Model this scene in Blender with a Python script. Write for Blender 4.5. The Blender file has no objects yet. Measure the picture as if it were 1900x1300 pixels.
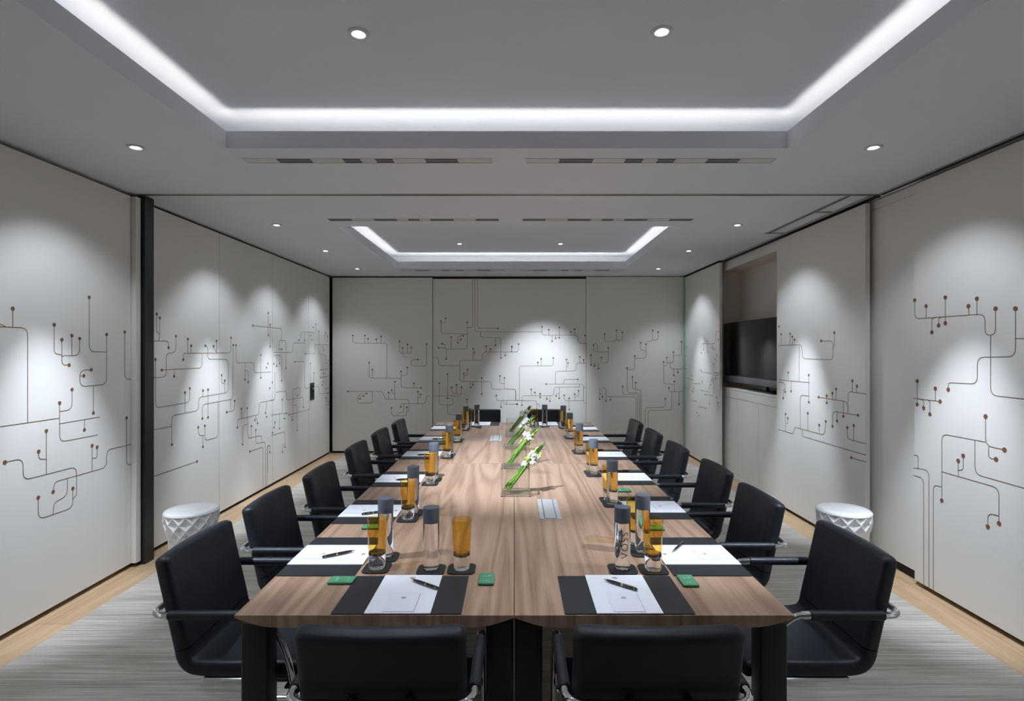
import bpy, bmesh, math, random
from mathutils import Vector, Matrix
random.seed(7)
S = bpy.context.scene
COL = S.collection
PI = math.pi

# ---------------------------------------------------------------- camera, world, exposure
cam_d = bpy.data.cameras.new('camera')
cam_d.sensor_width = 36.0
cam_d.lens = 36.0 * 1015.0 / 1900.0
cam_d.shift_x = -4.0 / 1900.0
cam_d.clip_start = 0.02
cam_o = bpy.data.objects.new('camera', cam_d)
COL.objects.link(cam_o)
EYE = 1.575
cam_o.location = (0, 0, EYE)
cam_o.rotation_euler = (PI / 2, 0, 0)
S.camera = cam_o

w = bpy.data.worlds.new('world')
S.world = w
w.use_nodes = True
w.node_tree.nodes['Background'].inputs[0].default_value = (0.6, 0.65, 0.7, 1)
w.node_tree.nodes['Background'].inputs[1].default_value = 0.0

S.view_settings.view_transform = 'Standard'
S.view_settings.look = 'None'
S.view_settings.gamma = 1.0
S.view_settings.use_curve_mapping = False
S.view_settings.exposure = 0.15
S.cycles.use_denoising = True
S.cycles.max_bounces = 12
S.cycles.diffuse_bounces = 6
S.cycles.transmission_bounces = 12
S.cycles.transparent_max_bounces = 16
S.cycles.sample_clamp_indirect = 4.0
S.cycles.blur_glossy = 0.5

# light levels
P_COVE = 0.9        # watts per metre of hidden strip
P_WASH = 235.0       # narrow beam of a wall washer
P_WIDE = 31.0       # its wide spill
P_TABLE = 210.0      # table spots
COOL = (0.80, 0.895, 1.03)
NEUT = (1.0, 0.94, 0.855)

# key sizes (metres)
CZ = 2.717                 # lower ceiling
UZ = CZ + 0.218            # raised ceiling panels
TT = 0.74                  # table top
XL, XLF = -2.78, -2.815    # wall faces, near and far room, side without the screen
YB = 8.40                  # far wall
YN = -0.6                  # wall behind the camera
COVES = [(-1.627, 1.545, 0.25, 3.091), (-1.627, 1.545, 5.04, 7.61)]

# ---------------------------------------------------------------- materials
def mat(name, col=(0.8, 0.8, 0.8), rough=0.5, metal=0.0, spec=0.5, emit=None, es=0.0, coat=0.0):
    m = bpy.data.materials.new(name)
    m.use_nodes = True
    b = m.node_tree.nodes['Principled BSDF']
    b.inputs['Base Color'].default_value = (*col, 1)
    b.inputs['Roughness'].default_value = rough
    b.inputs['Metallic'].default_value = metal
    b.inputs['Specular IOR Level'].default_value = spec
    b.inputs['Coat Weight'].default_value = coat
    if emit:
        b.inputs['Emission Color'].default_value = (*emit, 1)
        b.inputs['Emission Strength'].default_value = es
    return m

def N(m, t, **k):
    n = m.node_tree.nodes.new(t)
    for a, v in k.items():
        setattr(n, a, v)
    return n

def L(m, a, b):
    m.node_tree.links.new(a, b)

def bsdf(m):
    return m.node_tree.nodes['Principled BSDF']

def coords(m, scale, kind='Object', rnd=False):
    tc = N(m, 'ShaderNodeTexCoord')
    mp = N(m, 'ShaderNodeMapping')
    mp.inputs['Scale'].default_value = scale
    L(m, tc.outputs[kind], mp.inputs['Vector'])
    if rnd:
        oi = N(m, 'ShaderNodeObjectInfo')
        mu = N(m, 'ShaderNodeMath', operation='MULTIPLY')
        mu.inputs[1].default_value = 37.0
        L(m, oi.outputs['Random'], mu.inputs[0])
        cb = N(m, 'ShaderNodeCombineXYZ')
        for i in range(3):
            L(m, mu.outputs[0], cb.inputs[i])
        L(m, cb.outputs[0], mp.inputs['Location'])
    return mp.outputs['Vector']

def noise(m, vec, scale=5, detail=4, rough=0.5, dist=0.0):
    n = N(m, 'ShaderNodeTexNoise')
    n.inputs['Scale'].default_value = scale
    n.inputs['Detail'].default_value = detail
    n.inputs['Roughness'].default_value = rough
    n.inputs['Distortion'].default_value = dist
    L(m, vec, n.inputs['Vector'])
    return n.outputs['Fac']

def ramp(m, fac, stops):
    r = N(m, 'ShaderNodeValToRGB')
    e = r.color_ramp.elements
    e[0].position, e[0].color = stops[0][0], (*stops[0][1], 1)
    e[1].position, e[1].color = stops[-1][0], (*stops[-1][1], 1)
    for p, c in stops[1:-1]:
        x = e.new(p)
        x.color = (*c, 1)
    L(m, fac, r.inputs['Fac'])
    return r.outputs['Color']

def bump(m, h, strength=0.2, dist=0.002):
    b = N(m, 'ShaderNodeBump')
    b.inputs['Strength'].default_value = strength
    b.inputs['Distance'].default_value = dist
    L(m, h, b.inputs['Height'])
    L(m, b.outputs['Normal'], bsdf(m).inputs['Normal'])

M = {}
def painted(name, col, rough, n=0.02):
    m = mat(name, col, rough)
    f = noise(m, coords(m, (1, 1, 1)), 1.3, 3)
    c = ramp(m, f, [(0.3, tuple(v * (1 - n) for v in col)), (0.7, tuple(min(1, v * (1 + n)) for v in col))])
    L(m, c, bsdf(m).inputs['Base Color'])
    return m
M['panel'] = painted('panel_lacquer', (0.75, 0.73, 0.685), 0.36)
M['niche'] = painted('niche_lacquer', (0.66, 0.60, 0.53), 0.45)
M['ceil'] = painted('ceiling_paint', (0.71, 0.735, 0.785), 0.8)
M['black'] = mat('black_gap', (0.008, 0.008, 0.008), 0.7)
M['blackleg'] = mat('black_lacquer', (0.010, 0.009, 0.009), 0.35)
M['brown'] = mat('printed_brown', (0.20, 0.10, 0.055), 0.6)
M['dot'] = mat('printed_copper', (0.19, 0.085, 0.042), 0.6)
M['alu'] = mat('aluminium', (0.45, 0.45, 0.44), 0.4, 0.7)
M['chrome'] = mat('chrome', (0.75, 0.76, 0.78), 0.07, 1.0)
M['trim'] = mat('white_trim', (0.62, 0.62, 0.62), 0.5)
M['lamp'] = mat('lamp_lens', (1, 1, 1), 0.4, emit=(0.93, 0.96, 1.0), es=14.0)
M['strip'] = mat('strip_lens', (1, 1, 1), 0.4, emit=(1.0, 0.99, 0.97), es=0.6)
M['vent'] = mat('vent_white', (0.62, 0.62, 0.62), 0.6)
M['slot'] = mat('vent_slot', (0.05, 0.05, 0.05), 0.8)
M['matb'] = None
M['cap'] = mat('bottle_cap', (0.11, 0.125, 0.15), 0.42)
M['print'] = mat('bottle_print', (0.10, 0.11, 0.13), 0.5)
M['gold'] = mat('brass', (0.75, 0.55, 0.25), 0.25, 1.0)
M['pen'] = mat('pen_lacquer', (0.008, 0.008, 0.012), 0.12, coat=0.6)
M['screen'] = mat('screen_glass', (0.008, 0.008, 0.009), 0.16, spec=0.5)
M['bezel'] = mat('bezel_gloss', (0.012, 0.011, 0.010), 0.2)
M['bezel2'] = mat('bezel_silver', (0.14, 0.14, 0.15), 0.3)
M['cream'] = mat('cable_grey', (0.25, 0.22, 0.19), 0.6)
M['pull'] = mat('pull_dark', (0.03, 0.03, 0.03), 0.4)
M['glassedge'] = mat('glass_edge', (0.30, 0.50, 0.40), 0.2)
M['ceramic'] = mat('white_ceramic', (0.88, 0.88, 0.88), 0.25, coat=0.3)
M['plate'] = mat('brushed_plate', (0.52, 0.53, 0.53), 0.45, 0.25)

m = mat('leather_black', (0.010, 0.0125, 0.019), 0.5, spec=0.5)
f = noise(m, coords(m, (1, 1, 1)), 260, 3)
f2 = noise(m, coords(m, (1, 1, 1)), 9, 3)
bump(m, f, 0.25, 0.0006)
rr = ramp(m, f2, [(0.3, (0.44,) * 3), (0.7, (0.58,) * 3)])
L(m, rr, bsdf(m).inputs['Roughness'])
M['leather'] = m

m = mat('desk_pad', (0.016, 0.017, 0.020), 0.5)
f = noise(m, coords(m, (1, 1, 1)), 400, 2)
bump(m, f, 0.3, 0.0004)
M['pad'] = m

m = mat('paper', (0.83, 0.84, 0.88), 0.7)
M['paper'] = m
M['paper2'] = mat('note_card', (0.80, 0.81, 0.86), 0.6)
M['crest'] = mat('crest_print', (0.42, 0.36, 0.34), 0.7)
M['grey'] = mat('card_shadow_grey', (0.42, 0.45, 0.52), 0.7)

# woven carpet: long cross streaks
m = mat('carpet', (0.4, 0.38, 0.35), 0.95, spec=0.1)
f = noise(m, coords(m, (1.6, 75, 1)), 1.0, 5, 0.7)
f2 = noise(m, coords(m, (0.7, 9, 1)), 1.0, 3, 0.6)
g = noise(m, coords(m, (260, 260, 1)), 1.0, 2)
mx = N(m, 'ShaderNodeMath', operation='MULTIPLY_ADD')
L(m, f, mx.inputs[0]); mx.inputs[1].default_value = 0.62
m2 = N(m, 'ShaderNodeMath', operation='MULTIPLY'); L(m, f2, m2.inputs[0]); m2.inputs[1].default_value = 0.25
L(m, m2.outputs[0], mx.inputs[2])
m3 = N(m, 'ShaderNodeMath', operation='MULTIPLY_ADD'); L(m, g, m3.inputs[0]); m3.inputs[1].default_value = 0.13
L(m, mx.outputs[0], m3.inputs[2])
c = ramp(m, m3.outputs[0], [(0.36, (0.22, 0.202, 0.172)), (0.5, (0.38, 0.352, 0.305)), (0.64, (0.55, 0.515, 0.455))])
L(m, c, bsdf(m).inputs['Base Color'])
bump(m, m3.outputs[0], 0.5, 0.002)
M['carpet'] = m

# oak border planks, grain along Y
def wood(name, stops, stretch, rings, fine, rough, rnd=True):
    m = mat(name, (0.5, 0.35, 0.2), rough, spec=0.4)
    v = coords(m, stretch, rnd=rnd)
    big = noise(m, v, 1.0, 2.0, 0.45, 0.35)
    mu = N(m, 'ShaderNodeMath', operation='MULTIPLY'); L(m, big, mu.inputs[0]); mu.inputs[1].default_value = rings
    sn = N(m, 'ShaderNodeMath', operation='SINE'); L(m, mu.outputs[0], sn.inputs[0])
    ma = N(m, 'ShaderNodeMath', operation='MULTIPLY_ADD'); L(m, sn.outputs[0], ma.inputs[0]); ma.inputs[1].default_value = 0.17; ma.inputs[2].default_value = 0.36
    v2 = coords(m, fine, rnd=rnd)
    fn = noise(m, v2, 1.0, 5, 0.65)
    mb = N(m, 'ShaderNodeMath', operation='MULTIPLY_ADD'); L(m, fn, mb.inputs[0]); mb.inputs[1].default_value = 0.75; L(m, ma.outputs[0], mb.inputs[2])
    ms = N(m, 'ShaderNodeMath', operation='SUBTRACT'); L(m, mb.outputs[0], ms.inputs[0]); ms.inputs[1].default_value = 0.24
    c = ramp(m, ms.outputs[0], stops)
    L(m, c, bsdf(m).inputs['Base Color'])
    bump(m, fn, 0.08, 0.0006)
    return m
M['oak'] = wood('oak', [(0.1, (0.34, 0.225, 0.125)), (0.5, (0.47, 0.325, 0.19)), (0.95, (0.56, 0.40, 0.25))], (6, 0.9, 1), 9, (70, 3, 1), 0.45)
M['walnut'] = wood('walnut', [(0.15, (0.215, 0.128, 0.082)), (0.45, (0.36, 0.229, 0.154)), (0.75, (0.445, 0.298, 0.207)), (1.0, (0.50, 0.35, 0.25))], (5.0, 0.30, 1), 60, (130, 2.6, 1), 0.36, rnd=True)

def thin_glass(name, tint, spec=1.0, frough=0.02):
    m = bpy.data.materials.new(name)
    m.use_nodes = True
    nt = m.node_tree
    nt.nodes.remove(nt.nodes['Principled BSDF'])
    out = nt.nodes['Material Output']
    tr = N(m, 'ShaderNodeBsdfTransparent'); tr.inputs[0].default_value = (*tint, 1)
    gl = N(m, 'ShaderNodeBsdfGlossy'); gl.inputs['Roughness'].default_value = frough
    lw = N(m, 'ShaderNodeLayerWeight'); lw.inputs[0].default_value = 0.5
    pw = N(m, 'ShaderNodeMath', operation='POWER'); L(m, lw.outputs['Facing'], pw.inputs[0]); pw.inputs[1].default_value = 4.5
    fr = N(m, 'ShaderNodeMath', operation='MULTIPLY_ADD'); L(m, pw.outputs[0], fr.inputs[0]); fr.inputs[1].default_value = 0.75; fr.inputs[2].default_value = 0.035
    mx = N(m, 'ShaderNodeMixShader')
    L(m, fr.outputs[0], mx.inputs[0]); L(m, tr.outputs[0], mx.inputs[1]); L(m, gl.outputs[0], mx.inputs[2])
    L(m, mx.outputs[0], out.inputs[0])
    return m
M['vase'] = thin_glass('vase_glass', (0.97, 0.978, 0.974))
M['vasebase'] = thin_glass('vase_base', (0.985, 0.99, 0.99))
M['endwall'] = painted('end_wall_paint', (0.16, 0.145, 0.125), 0.6)
M['amber'] = thin_glass('amber_glass', (0.985, 0.87, 0.56))
M['clear'] = mat('clear_glass', (0.98, 0.99, 0.99), 0.0)
bsdf(M['clear']).inputs['Transmission Weight'].default_value = 1.0
bsdf(M['clear']).inputs['IOR'].default_value = 1.45
M['water'] = mat('bottle_water', (0.975, 0.985, 0.99), 0.0)
bsdf(M['water']).inputs['Transmission Weight'].default_value = 1.0
bsdf(M['water']).inputs['IOR'].default_value = 1.36

def ramped(name, a, b, scale, rough):
    m = mat(name, a, rough)
    L(m, ramp(m, noise(m, coords(m, scale), 1.0, 3), [(0.3, a), (0.7, b)]), bsdf(m).inputs['Base Color'])
    return m
M['stem'] = ramped('stem_green', (0.10, 0.27, 0.03), (0.36, 0.60, 0.09), (60, 60, 6), 0.4)
M['stemdark'] = ramped('leaf_green', (0.03, 0.10, 0.02), (0.09, 0.22, 0.04), (50, 50, 8), 0.4)
M['petal'] = ramped('petal_white', (0.80, 0.80, 0.76), (0.88, 0.88, 0.85), (30, 30, 30), 0.5)
M['bud'] = ramped('bud_green', (0.45, 0.62, 0.10), (0.68, 0.78, 0.25), (40, 40, 40), 0.5)
M['tin'] = ramped('tin_green', (0.07, 0.26, 0.13), (0.10, 0.33, 0.18), (40, 40, 40), 0.25)
M['tinside'] = mat('tin_rim', (0.03, 0.06, 0.035), 0.4)
M['emboss'] = mat('tin_emboss', (0.45, 0.72, 0.55), 0.15, 0.3)

# ---------------------------------------------------------------- mesh building
class MB:
    def __init__(self):
        self.v, self.f = [], []
    def add(self, vs, fs):
        n = len(self.v)
        self.v += [tuple(x) for x in vs]
        self.f += [tuple(i + n for i in q) for q in fs]
        return self
    def box(self, x0, x1, y0, y1, z0, z1):
        vs = [(x0, y0, z0), (x1, y0, z0), (x1, y1, z0), (x0, y1, z0), (x0, y0, z1), (x1, y0, z1), (x1, y1, z1), (x0, y1, z1)]
        return self.add(vs, [(0, 3, 2, 1), (4, 5, 6, 7), (0, 1, 5, 4), (1, 2, 6, 5), (2, 3, 7, 6), (3, 0, 4, 7)])
    def bbox(self, x0, x1, y0, y1, z0, z1, b=0.004, seg=2):
        bm = bmesh.new()
        bmesh.ops.create_cube(bm, size=1.0)
        for v in bm.verts:
            v.co = Vector(((x0 + x1) / 2 + v.co.x * (x1 - x0), (y0 + y1) / 2 + v.co.y * (y1 - y0), (z0 + z1) / 2 + v.co.z * (z1 - z0)))
        bmesh.ops.bevel(bm, geom=list(bm.edges), offset=b, segments=seg, profile=0.5, affect='EDGES')
        return self.bm(bm)
    def bm(self, bm):
        bm.verts.index_update()
        self.add([v.co for v in bm.verts], [[v.index for v in f.verts] for f in bm.faces])
        bm.free()
        return self
    def lathe(self, prof, n=24, cx=0, cy=0, cz=0):
        vs, fs = [], []
        for r, z in prof:
            for i in range(n):
                a = 2 * PI * i / n
                vs.append((cx + r * math.cos(a), cy + r * math.sin(a), cz + z))
        k = len(prof)
        for j in range(k - 1):
            for i in range(n):
                i2 = (i + 1) % n
                fs.append((j * n + i, j * n + i2, (j + 1) * n + i2, (j + 1) * n + i))
        fs.append(tuple(reversed(range(n))))
        fs.append(tuple((k - 1) * n + i for i in range(n)))
        return self.add(vs, fs)
    def loft(self, rings, caps=True):
        n = len(rings[0])
        vs = [p for r in rings for p in r]
        fs = []
        for j in range(len(rings) - 1):
            for i in range(n):
                i2 = (i + 1) % n
                fs.append((j * n + i, j * n + i2, (j + 1) * n + i2, (j + 1) * n + i))
        if caps:
            fs.append(tuple(reversed(range(n))))
            fs.append(tuple((len(rings) - 1) * n + i for i in range(n)))
        return self.add(vs, fs)
    def tube(self, pts, r, n=10, caps=True):
        P = [Vector(p) for p in pts]
        rs = r if isinstance(r, (list, tuple)) else [r] * len(P)
        T = []
        for i in range(len(P)):
            a = P[max(0, i - 1)]; b = P[min(len(P) - 1, i + 1)]
            T.append((b - a).normalized())
        u = T[0].orthogonal().normalized()
        rings = []
        for i, p in enumerate(P):
            u = (u - T[i] * u.dot(T[i]))
            if u.length < 1e-6:
                u = T[i].orthogonal()
            u.normalize()
            v = T[i].cross(u)
            rings.append([p + (u * math.cos(2 * PI * k / n) + v * math.sin(2 * PI * k / n)) * rs[i] for k in range(n)])
        return self.loft(rings, caps)
    def ball(self, c, r, n=8, sz=1.0, rot=None):
        bm = bmesh.new()
        bmesh.ops.create_uvsphere(bm, u_segments=n, v_segments=max(4, n // 2 + 1), radius=1.0)
        for v in bm.verts:
            q = Vector((v.co.x * r, v.co.y * r, v.co.z * r * sz))
            if rot is not None:
                q = rot @ q
            v.co = q + Vector(c)
        return self.bm(bm)
    def build(self, name, material, parent=None, smooth=True, angle=32, loc=None):
        me = bpy.data.meshes.new(name)
        me.from_pydata(self.v, [], self.f)
        bm = bmesh.new(); bm.from_mesh(me)
        bmesh.ops.recalc_face_normals(bm, faces=bm.faces)
        bm.to_mesh(me); bm.free()
        if smooth:
            me.shade_smooth()
            me.set_sharp_from_angle(angle=math.radians(angle))
        me.materials.append(material)
        o = bpy.data.objects.new(name, me)
        COL.objects.link(o)
        if parent is not None:
            o.parent = parent
        if loc is not None:
            o.location = loc
        return o

def box(name, material, parent, *a):
    return MB().box(*a).build(name, material, parent, smooth=False)

def arc(c, r, a0, a1, n, f):
    return [f(c[0] + r * math.cos(a0 + (a1 - a0) * i / n), c[1] + r * math.sin(a0 + (a1 - a0) * i / n)) for i in range(n + 1)]

def rrect(w, t, r, n=4):
    """closed outline of a rounded rectangle, (u, v) about the centre"""
    out = []
    for sx, sy, a in ((1, 1, 0), (-1, 1, PI / 2), (-1, -1, PI), (1, -1, 3 * PI / 2)):
        cx, cy = sx * (w / 2 - r), sy * (t / 2 - r)
        for i in range(n + 1):
            b = a + PI / 2 * i / n
            out.append((cx + r * math.cos(b), cy + r * math.sin(b)))
    return out

def thing(name, label, cat, loc=(0, 0, 0), rz=0.0, group=None):
    o = bpy.data.objects.new(name, None)
    o.empty_display_size = 0.1
    COL.objects.link(o)
    o.location = loc
    o.rotation_euler = (0, 0, rz)
    tag(o, label, cat, group)
    return o

def tag(o, label, cat, group=None):
    o['label'] = label
    o['category'] = cat
    if group:
        o['group'] = group
    return o

def struct(o):
    o['kind'] = 'structure'
    return o

def kids(o):
    return [c for c in COL.objects if c.parent == o]

def dup(root, loc, rz, label):
    r = root.copy(); COL.objects.link(r)
    r.location = loc; r.rotation_euler = (0, 0, rz)
    r['label'] = label
    for ch in kids(root):
        c = ch.copy(); COL.objects.link(c); c.parent = r
        for g in kids(ch):
            d = g.copy(); COL.objects.link(d); d.parent = c
    return r

def spot(name, parent, loc, aim, power, deg, blend, col=COOL, rad=0.03):
    l = bpy.data.lights.new(name, 'SPOT')
    l.energy = power; l.color = col
    l.spot_size = math.radians(deg); l.spot_blend = blend
    l.shadow_soft_size = rad
    o = bpy.data.objects.new(name, l)
    COL.objects.link(o)
    d = Vector(aim) - Vector(loc)
    o.rotation_mode = 'QUATERNION'
    o.rotation_quaternion = d.to_track_quat('-Z', 'Y')
    o.location = Vector(loc) - (parent.location if parent else Vector())
    o.parent = parent
    return o

# ================================================================ SETTING
# ---- floor with oak border planks and an inset carpet
floor = struct(box('floor', M['black'], None, -3.0, 3.1, YN, 8.6, -0.06, -0.006))
def planks(x0, x1, y0, y1, ln, off):
    y = y0 - off
    while y < y1:
        a, b = max(y, y0), min(y + ln, y1)
        if b - a > 0.02:
            cx, cy = (x0 + x1) / 2, (a + b) / 2
            MB().box(x0 - cx + 0.0008, x1 - cx - 0.0008, a - cy + 0.0008, b - cy - 0.0008, -0.006, 0.0).build('plank', M['oak'], floor, smooth=False, loc=(cx, cy, 0))
        y += ln
planks(-2.90, -2.745, YN, 8.5, 1.6, 0.3)
planks(-2.745, -2.545, YN, 8.5, 1.6, 1.05)
planks(2.46, 2.66, YN, 8.5, 1.6, 0.55)
planks(2.66, 2.82, YN, 8.5, 1.6, 1.2)
carpet = box('carpet', M['carpet'], floor, -2.545, 2.46, YN, 8.22, -0.006, 0.002)
x = -2.545
while x < 2.46:
    b = min(x + 1.25, 2.46)
    MB().box(x + 0.0008, b - 0.0008, 8.22, 8.5, -0.006, 0.0).build('plank', M['oak'], floor, smooth=False)
    x += 1.25

# ---- ceiling: lower field with two raised coves
def xy(b, x0, x1, y0, y1, z0, z1):
    return b.box(x0, x1, y0, y1, z0, z1)
cb = MB()
X0, X1 = -3.0, 3.1
(cx0, cx1, a0, a1), (_, _, b0, b1) = COVES
cx0, cx1, a0, a1, b0, b1 = cx0 - 0.014, cx1 + 0.014, a0 - 0.014, a1 + 0.014, b0 - 0.014, b1 + 0.014
cb.box(X0, cx0, YN, 8.6, CZ, CZ + 0.02).box(cx1, X1, YN, 8.6, CZ, CZ + 0.02)
cb.box(cx0, cx1, YN, a0, CZ, CZ + 0.02).box(cx0, cx1, a1, b0, CZ, CZ + 0.02).box(cx0, cx1, b1, 8.6, CZ, CZ + 0.02)
ceiling = struct(cb.build('ceiling', M['ceil'], None, smooth=False))
SET = 0.32
for (x0, x1, y0, y1) in COVES:
    t = 0.014
    MB().box(x0 - t, x0, y0 - t, y1 + t, CZ, CZ + 0.097).box(x1, x1 + t, y0 - t, y1 + t, CZ, CZ + 0.097) \
        .box(x0, x1, y0 - t, y0, CZ, CZ + 0.097).box(x0, x1, y1, y1 + t, CZ, CZ + 0.097).build('cove_fascia', M['ceil'], ceiling, smooth=False)
    MB().box(x0 - SET, x1 + SET, y0 - SET, y1 + SET, UZ, UZ + 0.02).build('raised_panel', M['ceil'], ceiling, smooth=False)
    MB().box(x0 - SET - t, x0 - SET, y0 - SET, y1 + SET, CZ + 0.02, UZ).box(x1 + SET, x1 + SET + t, y0 - SET, y1 + SET, CZ + 0.02, UZ) \
        .box(x0 - SET, x1 + SET, y0 - SET - t, y0 - SET, CZ + 0.02, UZ).box(x0 - SET, x1 + SET, y1 + SET, y1 + SET + t, CZ + 0.02, UZ).build('cove_backing', M['ceil'], ceiling, smooth=False)
    # hidden light strips lying on the ledge behind the fascia
    so = 0.026
    for (px, py, lx, ly) in (((x0 + x1) / 2, y0 - so, x1 - x0 + 2 * so, 0.02), ((x0 + x1) / 2, y1 + so, x1 - x0 + 2 * so, 0.02),
                             (x0 - so, (y0 + y1) / 2, 0.02, y1 - y0 + 2 * so), (x1 + so, (y0 + y1) / 2, 0.02, y1 - y0 + 2 * so)):
        st = box('light_strip', M['strip'], ceiling, px - lx / 2, px + lx / 2, py - ly / 2, py + ly / 2, CZ + 0.0205, CZ + 0.040)
        l = bpy.data.lights.new('strip_light', 'AREA')
        l.shape = 'RECTANGLE'; l.size = lx; l.size_y = ly
        l.energy = P_COVE * max(lx, ly); l.color = NEUT
        lo = bpy.data.objects.new('strip_light', l)
        COL.objects.link(lo)
        lo.location = (px, py, CZ + 0.043)
        lo.rotation_euler = (PI, 0, 0)
        lo.parent = ceiling

# partition track and hatch tracks in the ceiling
def track(x0, x1, y0, y1):
    along_x = (x1 - x0) > (y1 - y0)
    if along_x:
        box('ceiling_track', M['alu'], ceiling, x0, x1, y0 - 0.022, y0 - 0.006, CZ - 0.003, CZ)
        box('ceiling_track', M['alu'], ceiling, x0, x1, y1 + 0.006, y1 + 0.022, CZ - 0.003, CZ)
        box('track_groove', M['black'], ceiling, x0, x1, y0 - 0.006, y1 + 0.006, CZ - 0.0035, CZ)
    else:
        box('ceiling_track', M['alu'], ceiling, x0 - 0.022, x0 - 0.006, y0, y1, CZ - 0.003, CZ)
        box('ceiling_track', M['alu'], ceiling, x1 + 0.006, x1 + 0.022, y0, y1, CZ - 0.003, CZ)
        box('track_groove', M['black'], ceiling, x0 - 0.006, x1 + 0.006, y0, y1, CZ - 0.0035, CZ)
track(-2.76, 2.68, 4.01, 4.014)
track(2.47, 2.473, 4.04, 5.32)
track(2.49, 2.63, 4.51, 4.513)
track(2.44, 2.63, 5.32, 5.323)
box('track_groove', M['black'], ceiling, 2.655, 2.70, 4.03, 6.95, CZ - 0.010, CZ)
box('track_groove', M['black'], ceiling, 2.60, 2.66, 6.95, 8.40, CZ - 0.010, CZ)
box('ceiling_track', M['alu'], ceiling, 2.62, 2.652, 4.03, 6.93, CZ - 0.006, CZ)

# ---- walls
PZ0, PZ1 = 0.032, CZ - 0.024
def pan(name, parent, x0, x1, y0, y1, z0=PZ0, z1=PZ1, m='panel'):
    return box(name, M[m], parent, x0, x1, y0, y1, z0, z1)
wall_left = struct(box('wall_left', M['black'], None, -2.92, -2.845, YN, 8.5, 0, CZ))
for a, b in ((YN, 0.55), (0.55, 1.70), (1.70, 2.85), (2.85, 3.965)):
    pan('wall_panel', wall_left, -2.84, XL, a + 0.002, b - 0.002)
pan('closing_post', wall_left, -2.84, -2.745, 3.97, 4.02)
box('black_jamb', M['blackleg'], wall_left, -2.84, -2.72, 4.03, 4.13, 0.0, CZ - 0.002)
for a, b in ((4.14, 5.22), (5.22, 6.37), (6.37, 7.49), (7.49, 8.34)):
    pan('wall_panel', wall_left, -2.842, XLF, a + 0.003, b - 0.003)
# recessed door pull on the last panel
pl = MB().box(-2.815, -2.812, 7.535, 7.70, 0.885, 1.125).build('door_pull', M['pull'], wall_left, smooth=False)
MB().box(-2.8118, -2.808, 7.575, 7.665, 0.92, 1.09).build('pull_recess', M['black'], pl, smooth=False)
MB().bbox(-2.812, -2.795, 7.60, 7.65, 1.03, 1.05, 0.003).build('pull_latch', M['bezel2'], pl)

wall_back = struct(box('wall_back', M['black'], None, -2.92, 3.1, 8.47, 8.55, 0, CZ))
pan('wall_panel', wall_back, -2.79, -1.258, 8.40, 8.46)
pan('wall_panel', wall_back, -1.252, 1.106, 8.42, 8.46, z1=CZ - 0.04)
pan('wall_panel', wall_back, 1.109, 2.60, 8.40, 8.46, z1=CZ - 0.012)

wall_front = struct(box('wall_front', M['endwall'], None, -3.0, 3.1, YN - 0.06, YN, 0, CZ))

wall_right = struct(box('wall_right', M['black'], None, 3.02, 3.10, YN, 8.5, 0, CZ))
box('wall_backing', M['black'], wall_right, 2.765, 2.84, YN, 5.44, 0, CZ)
for a, b in ((YN, 0.2), (0.2, 1.36), (1.36, 2.52), (2.52, 3.69)):
    pan('wall_panel', wall_right, 2.70, 2.76, a + 0.002, b - 0.002)
box('ceiling_track', M['alu'], ceiling, 2.655, 2.672, YN, 4.0, CZ - 0.004, CZ)
box('track_groove', M['black'], ceiling, 2.674, 2.70, YN, 4.0, CZ - 0.005, CZ)
pan('wall_panel', wall_right, 2.74, 2.763, 3.692, 4.50, 0.07, CZ - 0.075)
pan('wall_panel', wall_right, 2.74, 2.763, 3.692, 4.50, CZ - 0.072, CZ - 0.01)
# sliding panels
pan('sliding_panel', wall_right, 2.67, 2.705, 4.16, 5.56)
sb = pan('sliding_panel', wall_right, 2.61, 2.643, 6.95, 8.385)
box('glass_edge', M['glassedge'], sb, 2.594, 2.6095, 8.33, 8.385, PZ0, PZ1)
# niche behind the sliding panels
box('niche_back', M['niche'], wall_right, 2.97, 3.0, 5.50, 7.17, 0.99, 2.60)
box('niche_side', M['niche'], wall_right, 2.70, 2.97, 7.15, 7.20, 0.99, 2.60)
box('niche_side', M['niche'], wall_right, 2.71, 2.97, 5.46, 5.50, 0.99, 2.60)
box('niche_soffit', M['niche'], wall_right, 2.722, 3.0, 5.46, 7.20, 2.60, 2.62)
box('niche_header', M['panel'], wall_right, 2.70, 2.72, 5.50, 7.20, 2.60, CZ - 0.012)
box('wall_infill', M['panel'], wall_right, 2.70, 2.76, 7.205, 8.395, 0.03, CZ - 0.012)

# built-in low cabinet under the screen
cab = thing('cabinet', 'cream built-in low cabinet under the television, flat doors and a ledge', 'cabinet', (2.84, 6.33, 0))
def cbox(name, m, x0, x1, y0, y1, z0, z1):
    return box(name, M[m], cab, x0 - 2.84, x1 - 2.84, y0 - 6.33, y1 - 6.33, z0, z1)
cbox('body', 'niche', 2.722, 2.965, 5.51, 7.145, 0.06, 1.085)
cbox('ledge', 'panel', 2.70, 2.965, 5.51, 7.145, 1.086, 1.11)
cbox('fascia', 'panel', 2.702, 2.721, 5.51, 7.145, 0.99, 1.085)
cbox('door', 'panel', 2.702, 2.721, 5.51, 6.047, 0.065, 0.985)
cbox('door', 'panel', 2.702, 2.721, 6.051, 6.595, 0.065, 0.985)
cbox('door', 'panel', 2.702, 2.721, 6.60, 7.145, 0.065, 0.985)
cbox('plinth', 'panel', 2.69, 2.721, 5.51, 7.145, 0.001, 0.058)

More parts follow.
